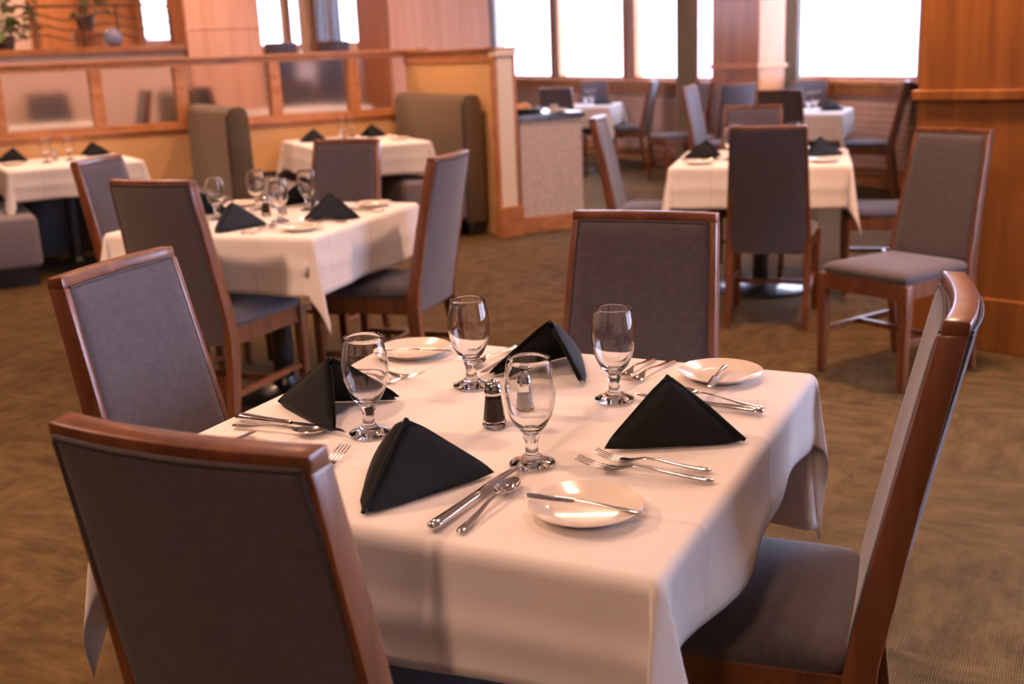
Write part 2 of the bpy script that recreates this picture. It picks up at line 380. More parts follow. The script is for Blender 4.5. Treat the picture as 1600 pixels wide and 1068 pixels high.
# --- curtains
def curtain(name, f0, f1, z0, z1, mt, label, folds=6, amp=0.035):
    mb = MB(); a = Vector(f0); b = Vector(f1); d = (b - a).normalized(); nn = Vector((-d.y, d.x)); K = folds * 8
    def ring(off):
        return [a + (b - a) * (i / K) + nn * (amp * sin(2 * pi * folds * i / K) + off) for i in range(K + 1)]
    A = ring(0.0); B = ring(0.008)[::-1]
    mb.loft([[(p.x, p.y, z0) for p in A + B], [(p.x, p.y, z1) for p in A + B]])
    return tag(mb.build(name, mt, None, 60), label, 'curtain')
curtain('curtain', uv(UA - 0.14, 10.90), uv(UA - 0.14, 11.40), 0.02, 3.1, M['curtain'], 'olive brown curtain hanging left of the far wooden pilaster')
curtain('curtain', uv(UB - 0.12, 9.93), uv(UB - 0.12, 10.45), 0.02, 3.1, M['curtain_grey'], 'grey curtain at left edge of the big right window')
curtain('curtain', uv(UA - 0.12, 17.6), uv(UA - 0.12, 18.3), 0.02, 3.1, M['curtain_pale'], 'pale bluish curtain beside the cream post, far behind')
curtain('curtain', uv(3.27, VF - 0.12), uv(3.45, VF - 0.12), 0.6, 3.1, M['curtain_pale'], 'pale lilac curtain between the far left windows', 2)
curtain('curtain', uv(3.50, VF - 0.12), uv(3.68, VF - 0.12), 0.6, 3.1, M['curtain_pale'], 'pale blue curtain just left of the brown pillar, far back', 2)

# ------------------------------------------------------------------ booth partition
def partition():
    w = thing_structure('wall_partition', 'low oak booth partition with frosted glass panes')
    S0 = -5.2; t = 0.06
    rbox('wall_panel', M['yellow'], sn, S0, 0.2, -0.05, 0.05, 0.5, 0.86, w)
    rbox('dark_lower_panel', M['dark_panel'], sn, S0, 0.2, -0.052, 0.05, 0, 0.5, w)  # near-black strip below the ochre panel
    rbox('bottom_rail', M['rail_wood'], sn, S0, 0.2, -t, t, 0.86, 0.955, w, bevel=0.005)
    rbox('bottom_moulding', M['rail_wood'], sn, S0, 0.2, -t - 0.02, t + 0.02, 0.895, 0.915, w, bevel=0.004)
    rbox('top_rail', M['rail_wood'], sn, S0, 0.2, -t, t, 1.385, 1.43, w, bevel=0.005)
    rbox('ledge', M['rail_wood'], sn, S0, 0.2, -t - 0.025, t + 0.025, 1.43, 1.45, w, bevel=0.004)
    posts = [-4.55, -3.92, -3.31, -2.60, -1.96, -1.19, -0.50, 0.12]
    for p in posts: rbox('post', M['rail_wood'], sn, p - 0.045, p + 0.045, -t, t, 0.955, 1.385, w, bevel=0.004)
    for p, q in zip(posts, posts[1:]): rbox('frosted_pane', M['frosted'], sn, p + 0.045, q - 0.045, -0.008, 0.008, 0.955, 1.385, w)
partition()
# wing wall with the cream end post
WA = radians(-62.0); WD = Vector((cos(WA), sin(WA))); WN = Vector((-sin(WA), cos(WA)))    # WN points to the right of the wing
WEND = Vector((0.035, 8.52))
def wg(a, b): p = WEND - WD * a + WN * b; return p.x, p.y                                     # a metres back from the end
def wing():
    w = thing_structure('wall_wing', 'low wing wall ending in a cream post')
    rbox('wall_panel', M['yellow'], wg, 0.02, 1.72, -0.07, 0.07, 0, 1.39, w)
    rbox('top_band', M['rail_wood'], wg, 0.02, 1.72, -0.085, 0.085, 1.32, 1.405, w, bevel=0.004)
    rbox('ledge', M['pillar_wood'], wg, -0.03, 1.72, -0.11, 0.11, 1.405, 1.425, w, bevel=0.004)
    rbox('end_post', M['cream'], wg, -0.012, 0.06, -0.075, 0.055, 0.22, 1.375, w, bevel=0.003)
    rbox('post_cap', M['cream'], wg, -0.03, 0.08, -0.095, 0.085, 1.36, 1.405, w, bevel=0.006)
    rbox('edge_trim', M['rail_wood'], wg, -0.008, 0.06, 0.055, 0.085, 0.22, 1.36, w, bevel=0.003)
    rbox('edge_trim', M['rail_wood'], wg, -0.004, 0.06, -0.10, -0.075, 0.22, 1.36, w, bevel=0.003)
    rbox('base_board', M['rail_wood'], wg, -0.03, 0.08, -0.10, 0.10, 0, 0.235, w, bevel=0.004)
wing()

# pillars standing behind the partition
pillar('trim_5', sn, 0.17, 1.22, 0.70, 1.5, None, M['lit_pale_wood'], M['lit_pale_wood'], 'wood clad pillar with pale pink lit front behind the wing wall', base=0)
rbox('wall_pillar_shaded_side', M['pillar_wood'], sn, 0.155, 0.17, 0.70, 1.5, 0, 3.2)['kind'] = 'structure'  # darker slab: the pillar's unlit side put in as colour
pillar('trim_6', sn, -1.47, -0.76, 1.70, 2.4, 1.72, M['lit_pale_wood'], M['lit_pale_wood'], 'wood clad pillar with pinkish lit front behind the frosted partition', base=0, bh=0.02, proud=0.008)
rbox('wall_pillar_shaded_side', M['panel_orange'], sn, -1.485, -1.47, 1.70, 2.4, 0, 3.2)['kind'] = 'structure'  # browner slab colours this pillar's shaded left face
# raised floors behind the partition
struct(rbox('floor_step', M['carpet'], sn, -7, 0.95, 0.2, 2.0, 0, 0.2), 'low raised floor behind the booth partition')
struct(rbox('floor_platform', M['carpet'], sn, -1.0, 0.95, 2.0, 7.0, 0, 0.58), 'raised floor in the far corner')
pw = thing_structure('wall_planter', 'pale pinkish planter wall behind the booth partition')
rbox('wall_panel', M['planter_wall'], sn, -7, -1.50, 1.75, 2.18, 0.2, 1.53, pw)
rbox('ledge', M['pillar_wood'], sn, -7, -1.50, 1.69, 2.22, 1.53, 1.585, pw, bevel=0.005)
bw = thing_structure('wall_wood_panelled', 'orange wood panelled wall at top left with a lit opening')
for (s0, s1, mt) in ((-7.5, -2.55, 'planter_wall'), (-2.46, -2.02, 'panel_orange'), (-1.94, -1.36, 'panel_orange')):
    rbox('panel', M[mt], sn, s0, s1, 4.5, 4.62, 0, 3.2, bw, bevel=0.01)
for s0 in (-2.55, -2.02, -1.40): rbox('stile', M['pillar_wood'], sn, s0, s0 + 0.08, 4.44, 4.6, 0, 3.2, bw, bevel=0.005)
rbox('panel', M['planter_wall'], sn, -1.32, -1.02, 4.5, 4.62, 0, 1.70, bw)
rbox('stile', M['panel_orange'], sn, -1.02, -0.70, 4.4, 4.62, 0, 3.2, bw, bevel=0.005)

# wavy iron railing, plants, ball
rl = thing('railing', 'wavy wrought iron railing on the planter wall at upper left', 'railing')
zt = 1.585
RN = 1.86
mb = MB(); mb.tube([(*sn(-5.5, RN), 1.955), (*sn(-1.66, RN), 1.955), (*sn(-1.60, RN), 1.93), (*sn(-1.58, RN), 1.88), (*sn(-1.57, RN), zt)], 0.012); mb.build('top_bar', M['iron'], rl, 40)
for zz in (1.86, 1.77, 1.68):
    mb = MB(); mb.tube([(*sn(-5.5 + i * 0.05, RN), zz + 0.03 * sin(i * 0.05 * 2 * pi / 0.62 + zz * 3)) for i in range(79)], 0.009, 6); mb.build('wavy_bar', M['iron'], rl, 40)
for s in (-4.6, -3.7, -2.78, -2.37, -2.06): 
    mb = MB(); mb.tube([(*sn(s, RN), zt), (*sn(s, RN), 1.955)], 0.012); mb.build('post', M['iron'], rl, 40)
mb = MB(); mb.lathe([(0, 0), (0.035, 0.004), (0.07, 0.03), (0.085, 0.08), (0.07, 0.13), (0.035, 0.158), (0, 0.163)], 24, *sn(-2.13, 1.765), zt)
tag(mb.build('glazed_ball', M['ball'], None, 60), 'blue grey glazed ball on the planter ledge below the railing', 'ball')
def leafy(loc, n, spread, h, label, drop=0.0):
    t = thing('potted_plant', label, 'plant', loc)
    mb = MB(); mb.lathe([(0, 0), (0.07, 0), (0.09, 0.12), (0.095, 0.13), (0.08, 0.13), (0.075, 0.10), (0, 0.10)], 16); mb.build('pot', M['iron'], t, 40)
    me = None
    for i in range(n):
        a = random.uniform(0, 2 * pi); rr = spread * sqrt(random.random()); z = 0.13 + h * random.random() - drop * rr
        mb = MB(); L = random.uniform(0.09, 0.15); w = L * 0.3
        mb.add([(0, 0, 0), (L * 0.5, -w, 0.02), (L, 0, -0.02), (L * 0.5, w, 0.02), (L * 0.5, 0, -0.004)], [(0, 1, 4), (1, 2, 4), (2, 3, 4), (3, 0, 4)])
        if me is None: me = [mb.mesh('leaf', M['leaf'])]
        elif len(me) < 5: me.append(mb.mesh('leaf', M['leaf']))
        o = obj('leaf', me[i % len(me)], t); o.location = (rr * cos(a), rr * sin(a), z); o.rotation_euler = (random.uniform(-.6, .6), random.uniform(-.5, .7), a + random.uniform(-.6, .6))
    mb = MB()
    for k in range(7):
        a = k * 0.9; mb.tube([(0, 0, 0.1), (spread * .3 * cos(a), spread * .3 * sin(a), 0.13 + h * .5), (spread * .7 * cos(a), spread * .7 * sin(a), 0.13 + h * .8)], 0.005, 5)
    mb.build('stem', M['leaf'], t, 40)
leafy((*sn(-3.02, 2.06), zt), 120, 0.26, 0.75, 'leafy green plant in a pot at top left corner')
leafy((*sn(-2.25, 2.45), 1.75), 26, 0.16, 0.50, 'small green plant with hanging sprigs behind the iron railing')
mb = MB(); x, y = sn(-2.25, 2.45); mb.box(x, y, 0.975, 0.26, 0.26, 1.55, BX); tag(mb.build('plant_stand', M['pillar_wood'], None, None, 0.01), 'brown wooden plant stand behind the planter wall', 'stand')

# ------------------------------------------------------------------ booth benches
def bench(name, end, label, length=1.4, top=1.09, seat_sides=(-1,), th=0.17, seat_ext=0.0):
    """back runs from the aisle end `end` towards the partition; seats on side -1 (left) / +1 (right)"""
    t = thing(name, label, 'booth bench', (end[0], end[1], 0), WA + pi / 2)    # local -y points down the aisle direction, +y to the wall
    mb = MB(); rings = []
    prof = [(-th / 2, 0.10), (-th / 2, 0.5), (-th / 2 + 0.01, top - 0.06), (-th / 2 + 0.03, top - 0.015), (-th / 2 + 0.06, top), (th / 2 - 0.06, top), (th / 2 - 0.03, top - 0.015), (th / 2 - 0.01, top - 0.06), (th / 2, 0.5), (th / 2, 0.10)]
    for y in (0.0, 0.012, 0.05, length * .5, length):
        k = 0.018 if y == 0 else 0.0
        rings.append([(x * (1 - k * 4), y, z - (k if z > 0.2 else -k)) for x, z in prof])
    mb.loft(rings); mb.build('backrest', M['bench'], t, 40)
    mb = MB(); mb.tube([(-th / 2 - .002, 0.012, 0.12), (-th / 2 - .002, 0.012, top - .07), (-th / 2 + .035, 0.012, top - .01)], 0.006, 6); mb.build('piping', M['piping'], t, 40)
    for sd in seat_sides:
        c = sd * (th / 2 + 0.25)
        mb = MB(); mb.box(c, length / 2 - seat_ext / 2, 0.30, 0.50, length + seat_ext, 0.34); mb.build('seat', M['seat_fabric'], t, 40, 0.035, 3)
        mb = MB(); mb.box(c, length / 2 - seat_ext / 2 + 0.03, 0.065, 0.44, length + seat_ext - 0.1, 0.13); mb.build('base', M['black'], t, None, 0.004)
    mb = MB(); mb.box(0, length / 2 + .01, 0.05, th - 0.03, length - 0.04, 0.10); mb.build('base', M['black'], t, None, 0.004)
    return t
bench('booth_bench', (-1.86, 7.93), 'olive brown upholstered booth bench back between the two left booth tables', 1.25, 1.09, (-1, 1))
bench('booth_bench', (-0.225, 8.632), 'olive brown booth bench beside the cream post with lilac seat', 1.36, 1.085, (-1,))
bench('booth_bench', (-3.62, 7.02), 'mauve booth bench seat at the left edge of the photo', 1.22, 1.09, (1,), seat_ext=0.0)
bench('booth_bench', sn(-1.80, 0.40), 'olive booth bench blurred behind the second frosted pane from left', 1.0, 1.19, ())

# ------------------------------------------------------------------ counter with food
CA = radians(22.0); CC = Vector((0.10, 8.62))
def ct(a, b): return (CC.x + cos(CA) * a - sin(CA) * b, CC.y + sin(CA) * a + cos(CA) * b)
cn = thing('service_counter', 'pale speckled service counter with dark top beside the cream post', 'counter')
rbox('front_panel', M['counter_front'], ct, 0.03, 0.56, 0.0, 0.9, 0.125, 0.875, cn)
rbox('base_board', M['rail_wood'], ct, 0.02, 0.575, -0.012, 0.9, 0.0, 0.125, cn, bevel=0.003)
rbox('countertop', M['counter_top'], ct, 0.0, 0.585, -0.03, 0.92, 0.875, 0.915, cn, bevel=0.006)
x, y = ct(0.18, 0.35)
tr = thing('serving_tray', 'black serving tray on the dark counter', 'tray', (x, y, 0.915), CA)
mb = MB(); mb.lathe([(0, 0), (0.17, 0), (0.20, 0.03), (0.205, 0.03), (0.175, -0.0), (0.172, 0.008), (0, 0.008)], 28); mb.build('tray_dish', M['black'], tr, 40)
mb = MB(); mb.tube([(-0.2, 0.0, .03), (-.24, 0, .06), (-.24, 0.08, .06), (-.19, .08, .03)], 0.006, 6); mb.build('handle', M['black'], tr, 40)
for i, (a, b, r, lb) in enumerate(((0.15, 0.30, 0.05, 'golden bread roll on the left of black tray'), (0.23, 0.36, 0.055, 'golden bread roll on the right of black tray'), (0.19, 0.47, 0.045, 'small bread roll at the back of black tray'))):
    x, y = ct(a, b); mb = MB(); mb.lathe([(0, 0), (r * .7, 0.0), (r, r * .4), (r * .85, r * .85), (r * .45, r * 1.15), (0, r * 1.22)], 16, x, y, 0.925)
    tag(mb.build('bread_roll', M['bread'], None, 60), lb, 'bread')
for a, b, lb in ((0.41, 0.10, 'white saucer near the front of the counter'), (0.48, 0.30, 'white saucer at the back right of the counter')):
    x, y = ct(a, b); mb = MB(); mb.lathe([(0, 0), (0.04, 0), (0.075, 0.012), (0.076, 0.015), (0.04, 0.005), (0, 0.004)], 24, x, y, 0.916)
    tag(mb.build('saucer', M['ceramic'], None, 60), lb, 'plate')
x, y = ct(0.34, 0.03); mb = MB(); mb.lathe([(0, 0), (0.022, 0), (0.03, 0.05), (0.032, 0.06), (0.029, 0.06), (0.02, 0.006), (0, 0.006)], 20, x, y, 0.916)
tag(mb.build('small_cup', M['ceramic'], None, 60), 'small white cup at the front edge of the counter', 'cup')

# ------------------------------------------------------------------ chairs
CT = 1.0                                             # height of the back
def by(z):                                           # centre line of the backrest
    k = max(0.0, (z - 0.40) / (CT - 0.40)); return -0.205 - 0.115 * k ** 1.12
def bow(x): return -0.017 * (1 - (x / 0.185) ** 2)   # the back is bowed away from the sitter
def hw(z): return 0.206 - 0.027 * max(0.0, (z - 0.40) / 0.6)
def chair_proto():
    t = thing('dining_chair', 'x', 'chair')
    W = M['chair_wood']
    # rear legs run up as stiles
    for sx in (-1, 1):
        mb = MB(); rings = []
        for z, yy, wx, dy in ((0, -0.262, 0.030, 0.034), (0.15, -0.238, 0.034, 0.042), (0.32, -0.212, 0.035, 0.052), (0.40, by(0.42), 0.032, 0.054), (0.46, by(0.46), 0.022, 0.050), (0.72, by(0.72), 0.018, 0.046), (0.88, by(0.88), 0.017, 0.042), (CT - 0.020, by(CT - .020), 0.017, 0.040)):
            xo = sx * hw(z)
            rings.append([(xo - sx * wx, yy - dy / 2, z), (xo, yy - dy / 2, z), (xo, yy + dy / 2, z), (xo - sx * wx, yy + dy / 2, z)])
        mb.loft(rings); mb.build('leg', W, t, 40, 0.004)
        mb = MB(); rings = []
        for z, k in ((0, 0.030), (0.30, 0.040), (0.435, 0.042)):
            cx, cy = sx * 0.204, 0.222
            rings.append([(cx - k / 2, cy - k / 2, z), (cx + k / 2, cy - k / 2, z), (cx + k / 2, cy + k / 2, z), (cx - k / 2, cy + k / 2, z)])
        mb.loft(rings); mb.build('leg', W, t, 40, 0.004)
    # top rail, bowed in plan
    mb = MB(); K = 14; rings = []
    yc = by(CT - .02)
    for i in range(K + 1):
        x = -hw(CT) + 2 * hw(CT) * i / K; o = bow(x); z1 = CT; z0 = CT - 0.022
        rings.append([(x, yc + o - 0.019, z0), (x, yc + o - 0.020, z1), (x, yc + o + 0.016, z1 + 0.002), (x, yc + o + 0.020, z0)])
    mb.loft(rings); mb.build('top_rail', W, t, 40, 0.004)
    # apron
    mb = MB(); fr = [(-0.208, 0.236), (0.208, 0.236), (0.196, -0.20), (-0.196, -0.20)]
    inn = [(-0.18, 0.205), (0.18, 0.205), (0.168, -0.175), (-0.168, -0.175)]
    vs = [(x, y, z) for z in (0.37, 0.437) for x, y in fr + inn]
    fs = []
    for i in range(4):
        j = (i + 1) % 4
        fs += [(i, j, 8 + j, 8 + i), (4 + j, 4 + i, 12 + i, 12 + j), (i, 4 + i, 4 + j, j), (8 + i, 8 + j, 12 + j, 12 + i)]
    mb.add(vs, fs); mb.build('seat_frame', W, t, None, 0.003)
    # seat cushion
    mb = MB(); rings = []
    for z, k in ((0.436, -0.004), (0.447, 0.004), (0.462, 0.003), (0.474, -0.008)):
        rg = []
        for i in range(40):
            a = 2 * pi * i / 40; e = 0.16
            cx = math.copysign(abs(cos(a)) ** e, cos(a)); sy = math.copysign(abs(sin(a)) ** e, sin(a))
            ww = 0.212 - 0.014 * (0.5 - sy / 2)
            rg.append((cx * (ww + k), 0.022 + sy * (0.218 + k), z))
        rings.append(rg)
    for sc, z in ((0.88, 0.482), (0.6, 0.490), (0.25, 0.494)):
        rings.append([(x * sc, 0.022 + (y - 0.022) * sc, z) for x, y, _ in rings[3]])
    mb.loft(rings); mb.build('seat', M['fabric'], t, 50)
    # padded back: front cushion and rear panel with piping
    def pad(name, z0, z1, inset, front, puff):
        mb = MB(); nu, nv = 16, 24; sgn = 1 if front else -1
        def P(i, j, lift):
            z = z0 + (z1 - z0) * j; w = hw(z) - inset; x = -w + 2 * w * i
            e = min(min(i, 1 - i) * 2 * w, min(j, 1 - j) * (z1 - z0)); q = min(1.0, e / 0.03); q = sqrt(max(0, 1 - (1 - q) ** 2))
            dep = (0.017 if front else 0.016) + lift * q * puff + lift * puff * 0.5 * sin(pi * min(max(i, 0), 1))
            return (x, by(z) + bow(x) * min(1, (z - 0.36) / 0.4 + 0.25) + sgn * dep if lift else by(z) + bow(x) * min(1, (z - 0.36) / 0.4 + 0.25), z)
        us = [0, .02, .05, .09, .15, .25, .37, .5, .63, .75, .85, .91, .95, .98, 1]; vs_ = [0, .012, .03, .06, .12, .25, .4, .55, .7, .82, .9, .95, .975, .99, 1]
        F = [[P(a, b, 1) for a in us] for b in vs_]; B = [[P(a, b, 0) for a in us] for b in vs_]
        n = len(us); vv = [p for r in F for p in r] + [p for r in B for p in r]; o = len(us) * len(vs_); fs = []
        for j in range(len(vs_) - 1):
            for i in range(n - 1):
                fs.append((j * n + i, j * n + i + 1, (j + 1) * n + i + 1, (j + 1) * n + i)); fs.append((o + j * n + i, o + (j + 1) * n + i, o + (j + 1) * n + i + 1, o + j * n + i + 1))
        per = [i for i in range(n)] + [j * n + n - 1 for j in range(1, len(vs_))] + [(len(vs_) - 1) * n + i for i in range(n - 2, -1, -1)] + [j * n for j in range(len(vs_) - 2, 0, -1)]
        for a, b in zip(per, per[1:] + per[:1]): fs.append((a, b, o + b, o + a))
        mb.add(vv, fs); pd = mb.build(name, M['fabric'], t, 60)
        ring = []
        for k in per:
            x, y, z = vv[k]; ring.append((x * 0.985, y + sgn * 0.004, z0 + (z - z0) * (0.992) + 0.003))
        mb = MB(); mb.tube(ring + ring[:1], 0.0035, 6); mb.build('piping', M['piping'], pd, 50)
    pad('back_cushion', 0.46, CT - 0.020, 0.016, True, 0.012)
    pad('rear_panel', 0.375, CT - 0.014, 0.008, False, 0.006)
    # stretchers
    for sx in (-1, 1):
        mb = MB(); mb.loft([[(sx * 0.198 + a, y, z + b) for a, b in ((-.009, -.013), (.009, -.013), (.009, .013), (-.009, .013))] for y, z in ((-0.235, 0.19), (0.21, 0.19))]); mb.build('stretcher', W, t, None, 0.002)
    mb = MB(); mb.box(0, 0.0, 0.19, 0.39, 0.018, 0.024); mb.build('stretcher', W, t, None, 0.002)
    freeze(t); return t
CHAIR = chair_proto()
G_CH = 'dining chairs'
def chair_top_at(tx, ty, rz, label, group=G_CH, z=0.0):
    """place a chair by the middle of its top rail"""
    ox, oy = -0.0, by(CT) - 0.02
    return dup(CHAIR, (tx - (ox * cos(rz) - oy * sin(rz)), ty - (ox * sin(rz) + oy * cos(rz)), z), rz, label, group)
def chair(x, y, rz, label, group=G_CH, z=0.0): return dup(CHAIR, (x, y, z), rz, label, group)

# ------------------------------------------------------------------ tables and cloths
ZT = 0.757
def cloth_mesh(name, hx, hy, drop4, seed=0, n=56, flare=0.02, wave=0.016, r=0.016, corner=0.22, stretch=0.10):
    """square cloth over a table of half size hx, hy"""
    rnd = random.Random(seed); ph = [rnd.uniform(0, 6.28) for _ in range(12)]
    if not isinstance(drop4, tuple): drop4 = (drop4,) * 4
    dl, dr, df, db = drop4                           # overhang left (-x), right, front (-y), back
    def axis(h, lo, hi):
        inner = [-h + 2 * h * i / 24 for i in range(25)]
        return [-h - lo * (i / 16) ** 1.25 for i in range(16, 0, -1)] + inner + [h + hi * (i / 16) ** 1.25 for i in range(1, 17)]
    ax, ay = axis(hx, dl, dr), axis(hy, df, db); S0, S1, T0_, T1_ = ax[0], ax[-1], ay[0], ay[-1]
    def edge(d):                                     # rounding over the table edge: returns outward, downward
        if d < r * pi / 2: a = d / r; return r * sin(a), r * (1 - cos(a))
        return r, r + d - r * pi / 2
    def P(s, t):
        ds, dt = max(0, abs(s) - hx), max(0, abs(t) - hy); sg, tg = (1 if s > 0 else -1), (1 if t > 0 else -1)
        ps, pt = (dr if s > 0 else dl), (db if t > 0 else df); drop = (ps if dt == 0 else pt if ds == 0 else (ps + pt) / 2)
        if ds == 0 and dt == 0:
            return (s, t, 0.0008 * sin(7 * s + ph[0]) * sin(6 * t + ph[1]))
        if dt == 0 or ds == 0:
            d, q, h, oth = (ds, t, hy, 0) if dt == 0 else (dt, s, hx, 1)
            k = ph[2 + oth * 2 + (0 if (sg if oth == 0 else tg) > 0 else 1)]
            o, z = edge(d); lim = 1 - (abs(q) / h) ** 6 * 0.75
            f = d / drop
            out = o + d * flare * lim + f ** 1.3 * wave * sin(q * 8.5 + k) * lim + f * 0.008 * sin(q * 17 + 2 * k) * lim + 0.005 * max(0.0, 1 - abs(d - 0.125) / 0.035)
            return ((s / abs(s)) * (hx + out), t, -z) if oth == 0 else (s, (t / abs(t)) * (hy + out), -z)
        rr = hypot(ds, dt); phi = atan2(dt, ds); o, z = edge(rr)
        th = corner * sin(2 * phi) ** 0.8 + 0.02; az = pi / 4 + (phi - pi / 4) * 1.9
        f = max(0, rr - 0.01)
        x = hx + o * cos(phi) * 1.0 + f * sin(th) * cos(az) + 0.016 * (f / drop) * sin(phi * 4 + ph[8])
        y = hy + o * sin(phi) * 1.0 + f * sin(th) * sin(az) + 0.016 * (f / drop) * cos(phi * 4 + ph[9])
        return (sg * x, tg * y, -z * (1 + stretch * sin(2 * phi) ** 1.5))
    mb = MB(); na, nb = len(ax), len(ay)
    vs = [P(s, t) for s in ax for t in ay]
    mb.add(vs, [(i * nb + j, (i + 1) * nb + j, (i + 1) * nb + j + 1, i * nb + j + 1) for i in range(na - 1) for j in range(nb - 1)])
    me = bpy.data.meshes.new(name); me.from_pydata(mb.v, [], mb.f)
    ul = me.uv_layers.new(name='UVMap'); coords = [((s - S0) / (S1 - S0), (t - T0_) / (T1_ - T0_)) for s in ax for t in ay]
    for lp in me.loops: ul.data[lp.index].uv = coords[lp.vertex_index]
    for p in me.polygons: p.use_smooth = True
    me.materials.append(M['linen']); return me
def table(cx, cy, rz, desc, hx=0.457, hy=0.457, drop=0.235, seed=0, wall=False):
    t = thing('dining_table', 'black pedestal table under the cloth of the ' + desc, 'table', (cx, cy, 0), rz, None)
    mb = MB(); mb.box(0, 0, 0.738, 2 * hx - 0.004, 2 * hy - 0.004, 0.03); mb.build('tabletop', M['tabletop'], t, None, 0.004)
    mb = MB(); mb.lathe([(0, 0.03), (0.045, 0.03), (0.045, 0.70), (0.12, 0.715), (0.12, 0.723), (0, 0.723)], 24); mb.build('column', M['black'], t, 40)
    mb = MB(); mb.lathe([(0, 0), (0.27, 0), (0.275, 0.006), (0.26, 0.016), (0.06, 0.034), (0.05, 0.06), (0, 0.06)], 40); mb.build('base_plate', M['black'], t, 40)
    c = obj('tablecloth', cloth_mesh('tablecloth', hx + 0.002, hy + 0.002, drop, seed)); c.location = (cx, cy, ZT - 0.001); c.rotation_euler = (0, 0, rz)
    md = c.modifiers.new('thickness', 'SOLIDIFY'); md.thickness = 0.0012; md.offset = -1
    tag(c, 'white tablecloth over the ' + desc, 'tablecloth')
    return t

# ------------------------------------------------------------------ tableware prototypes
def goblet_proto():
    out = [(0, 0.0035), (0.018, 0.003), (0.030, 0.0008), (0.034, 0), (0.0365, 0.0015), (0.0365, 0.004), (0.030, 0.007), (0.018, 0.012), (0.0115, 0.019), (0.0095, 0.030), (0.0105, 0.040), (0.0135, 0.046), (0.0120, 0.050),
           (0.0165, 0.056), (0.0255, 0.066), (0.0335, 0.082), (0.0385, 0.100), (0.0405, 0.117), (0.0400, 0.132), (0.0375, 0.150), (0.0345, 0.166), (0.0332, 0.1735)]
    inn = [(0.0322, 0.1740), (0.0312, 0.1735), (0.0330, 0.164), (0.0358, 0.150), (0.0384, 0.132), (0.0389, 0.117), (0.0368, 0.100), (0.0318, 0.083), (0.0235, 0.069), (0.012, 0.0605), (0, 0.058)]
    mb = MB(); mb.lathe(out + inn, 40); o = mb.build('water_goblet', M['glass'], None, 70); tag(o, 'x', 'glass', None); freeze(o); return o
def plate_proto():
    prof = [(0, 0.002), (0.046, 0.002), (0.048, 0.0), (0.052, 0.0), (0.054, 0.003), (0.070, 0.009), (0.0805, 0.0135), (0.0815, 0.0150), (0.0805, 0.0162), (0.070, 0.0122), (0.057, 0.0075), (0.050, 0.0055), (0.046, 0.005), (0, 0.005)]
    mb = MB(); mb.lathe(prof, 48); o = mb.build('bread_plate', M['ceramic'], None, 50); tag(o, 'x', 'plate'); freeze(o); return o
def strip(pts, n=8):
    """flat tapered bar: pts = (y, half width, z, half thickness), rounded section, along +y"""
    mb = MB(); rings = []
    for y, w, z, th in pts:
        rings.append([(w * cos(2 * pi * j / n), y, z + th * sin(2 * pi * j / n)) for j in range(n)])
    mb.loft(rings); return mb
HANDLE = [(0.0, 0.002, .0030, .0012), (0.003, 0.006, .0032, .0020), (0.014, 0.0085, .0034, .0022), (0.035, 0.0068, .0042, .0020), (0.065, 0.0042, .0070, .0018), (0.095, 0.0030, .0110, .0017), (0.118, 0.0032, .0115, .0016)]
def bowl_grid(y0, y1, wmax, depth, ztip, zneck, tine=False):
    mb = MB(); nu, nv = 12, 10; L = y1 - y0
    def f(a, b, off):
        w = wmax * (sin(pi * min(1, max(0.0, a * 0.93 + 0.05))) ** 0.62); x = w * (2 * b - 1)
        z = zneck + (ztip - zneck) * a - depth * sin(pi * min(1, a * 1.02)) ** 0.9 * (1 - (2 * b - 1) ** 2)
        return (x, y0 + L * a, z + off)
    A = [f(i / nu, j / nv, 0) for i in range(nu + 1) for j in range(nv + 1)]; B = [f(i / nu, j / nv, -0.0014) for i in range(nu + 1) for j in range(nv + 1)]
    q = nv + 1; o = len(A); fs = []
    for i in range(nu):
        for j in range(nv):
            fs += [(i * q + j, (i + 1) * q + j, (i + 1) * q + j + 1, i * q + j + 1), (o + i * q + j, o + i * q + j + 1, o + (i + 1) * q + j + 1, o + (i + 1) * q + j)]
    for i in range(nu): fs += [(i * q, o + i * q, o + (i + 1) * q, (i + 1) * q), (i * q + nv, (i + 1) * q + nv, o + (i + 1) * q + nv, o + i * q + nv)]
    for j in range(nv): fs += [(j, j + 1, o + j + 1, o + j), (nu * q + j, o + nu * q + j, o + nu * q + j + 1, nu * q + j + 1)]
    mb.add(A + B, fs); return mb
def scaled(pts, k): return [(y * k, w * (0.5 + 0.5 * k), z, th) for y, w, z, th in pts]
def fork_proto(name, L):
    k = L / 0.205
    o = strip(scaled(HANDLE, k)).build(name, M['steel'], None, 60); tag(o, 'x', 'fork')
    y0 = 0.112 * k
    strip([(y0, .0031, .0116, .0016), (y0 + .012 * k, .0042, .0100, .0015), (y0 + .024 * k, .0085, .0065, .0013), (y0 + .034 * k, .0118, .0042, .0012), (y0 + .044 * k, .0124, .0040, .0012), (y0 + .050 * k, .0122, .0046, .0011)]).build('fork_head', M['steel'], o, 60)
    yb, yt = y0 + .046 * k, L
    for q in (-1.5, -0.5, 0.5, 1.5):
        x = q * 0.0066; mb = MB(); n = 6; rings = []
        for a in (0, .3, .6, .85, 1):
            w = .0015 * (1 - .45 * a); zz = .0044 + .012 * a ** 1.6; yy = yb + (yt - yb) * a
            rings.append([(x * (1 - .04 * a) + w * cos(2 * pi * j / n), yy, zz + .0009 * sin(2 * pi * j / n)) for j in range(n)])
        mb.loft(rings); mb.build('tine', M['steel'], o, 60)
    freeze(o); return o
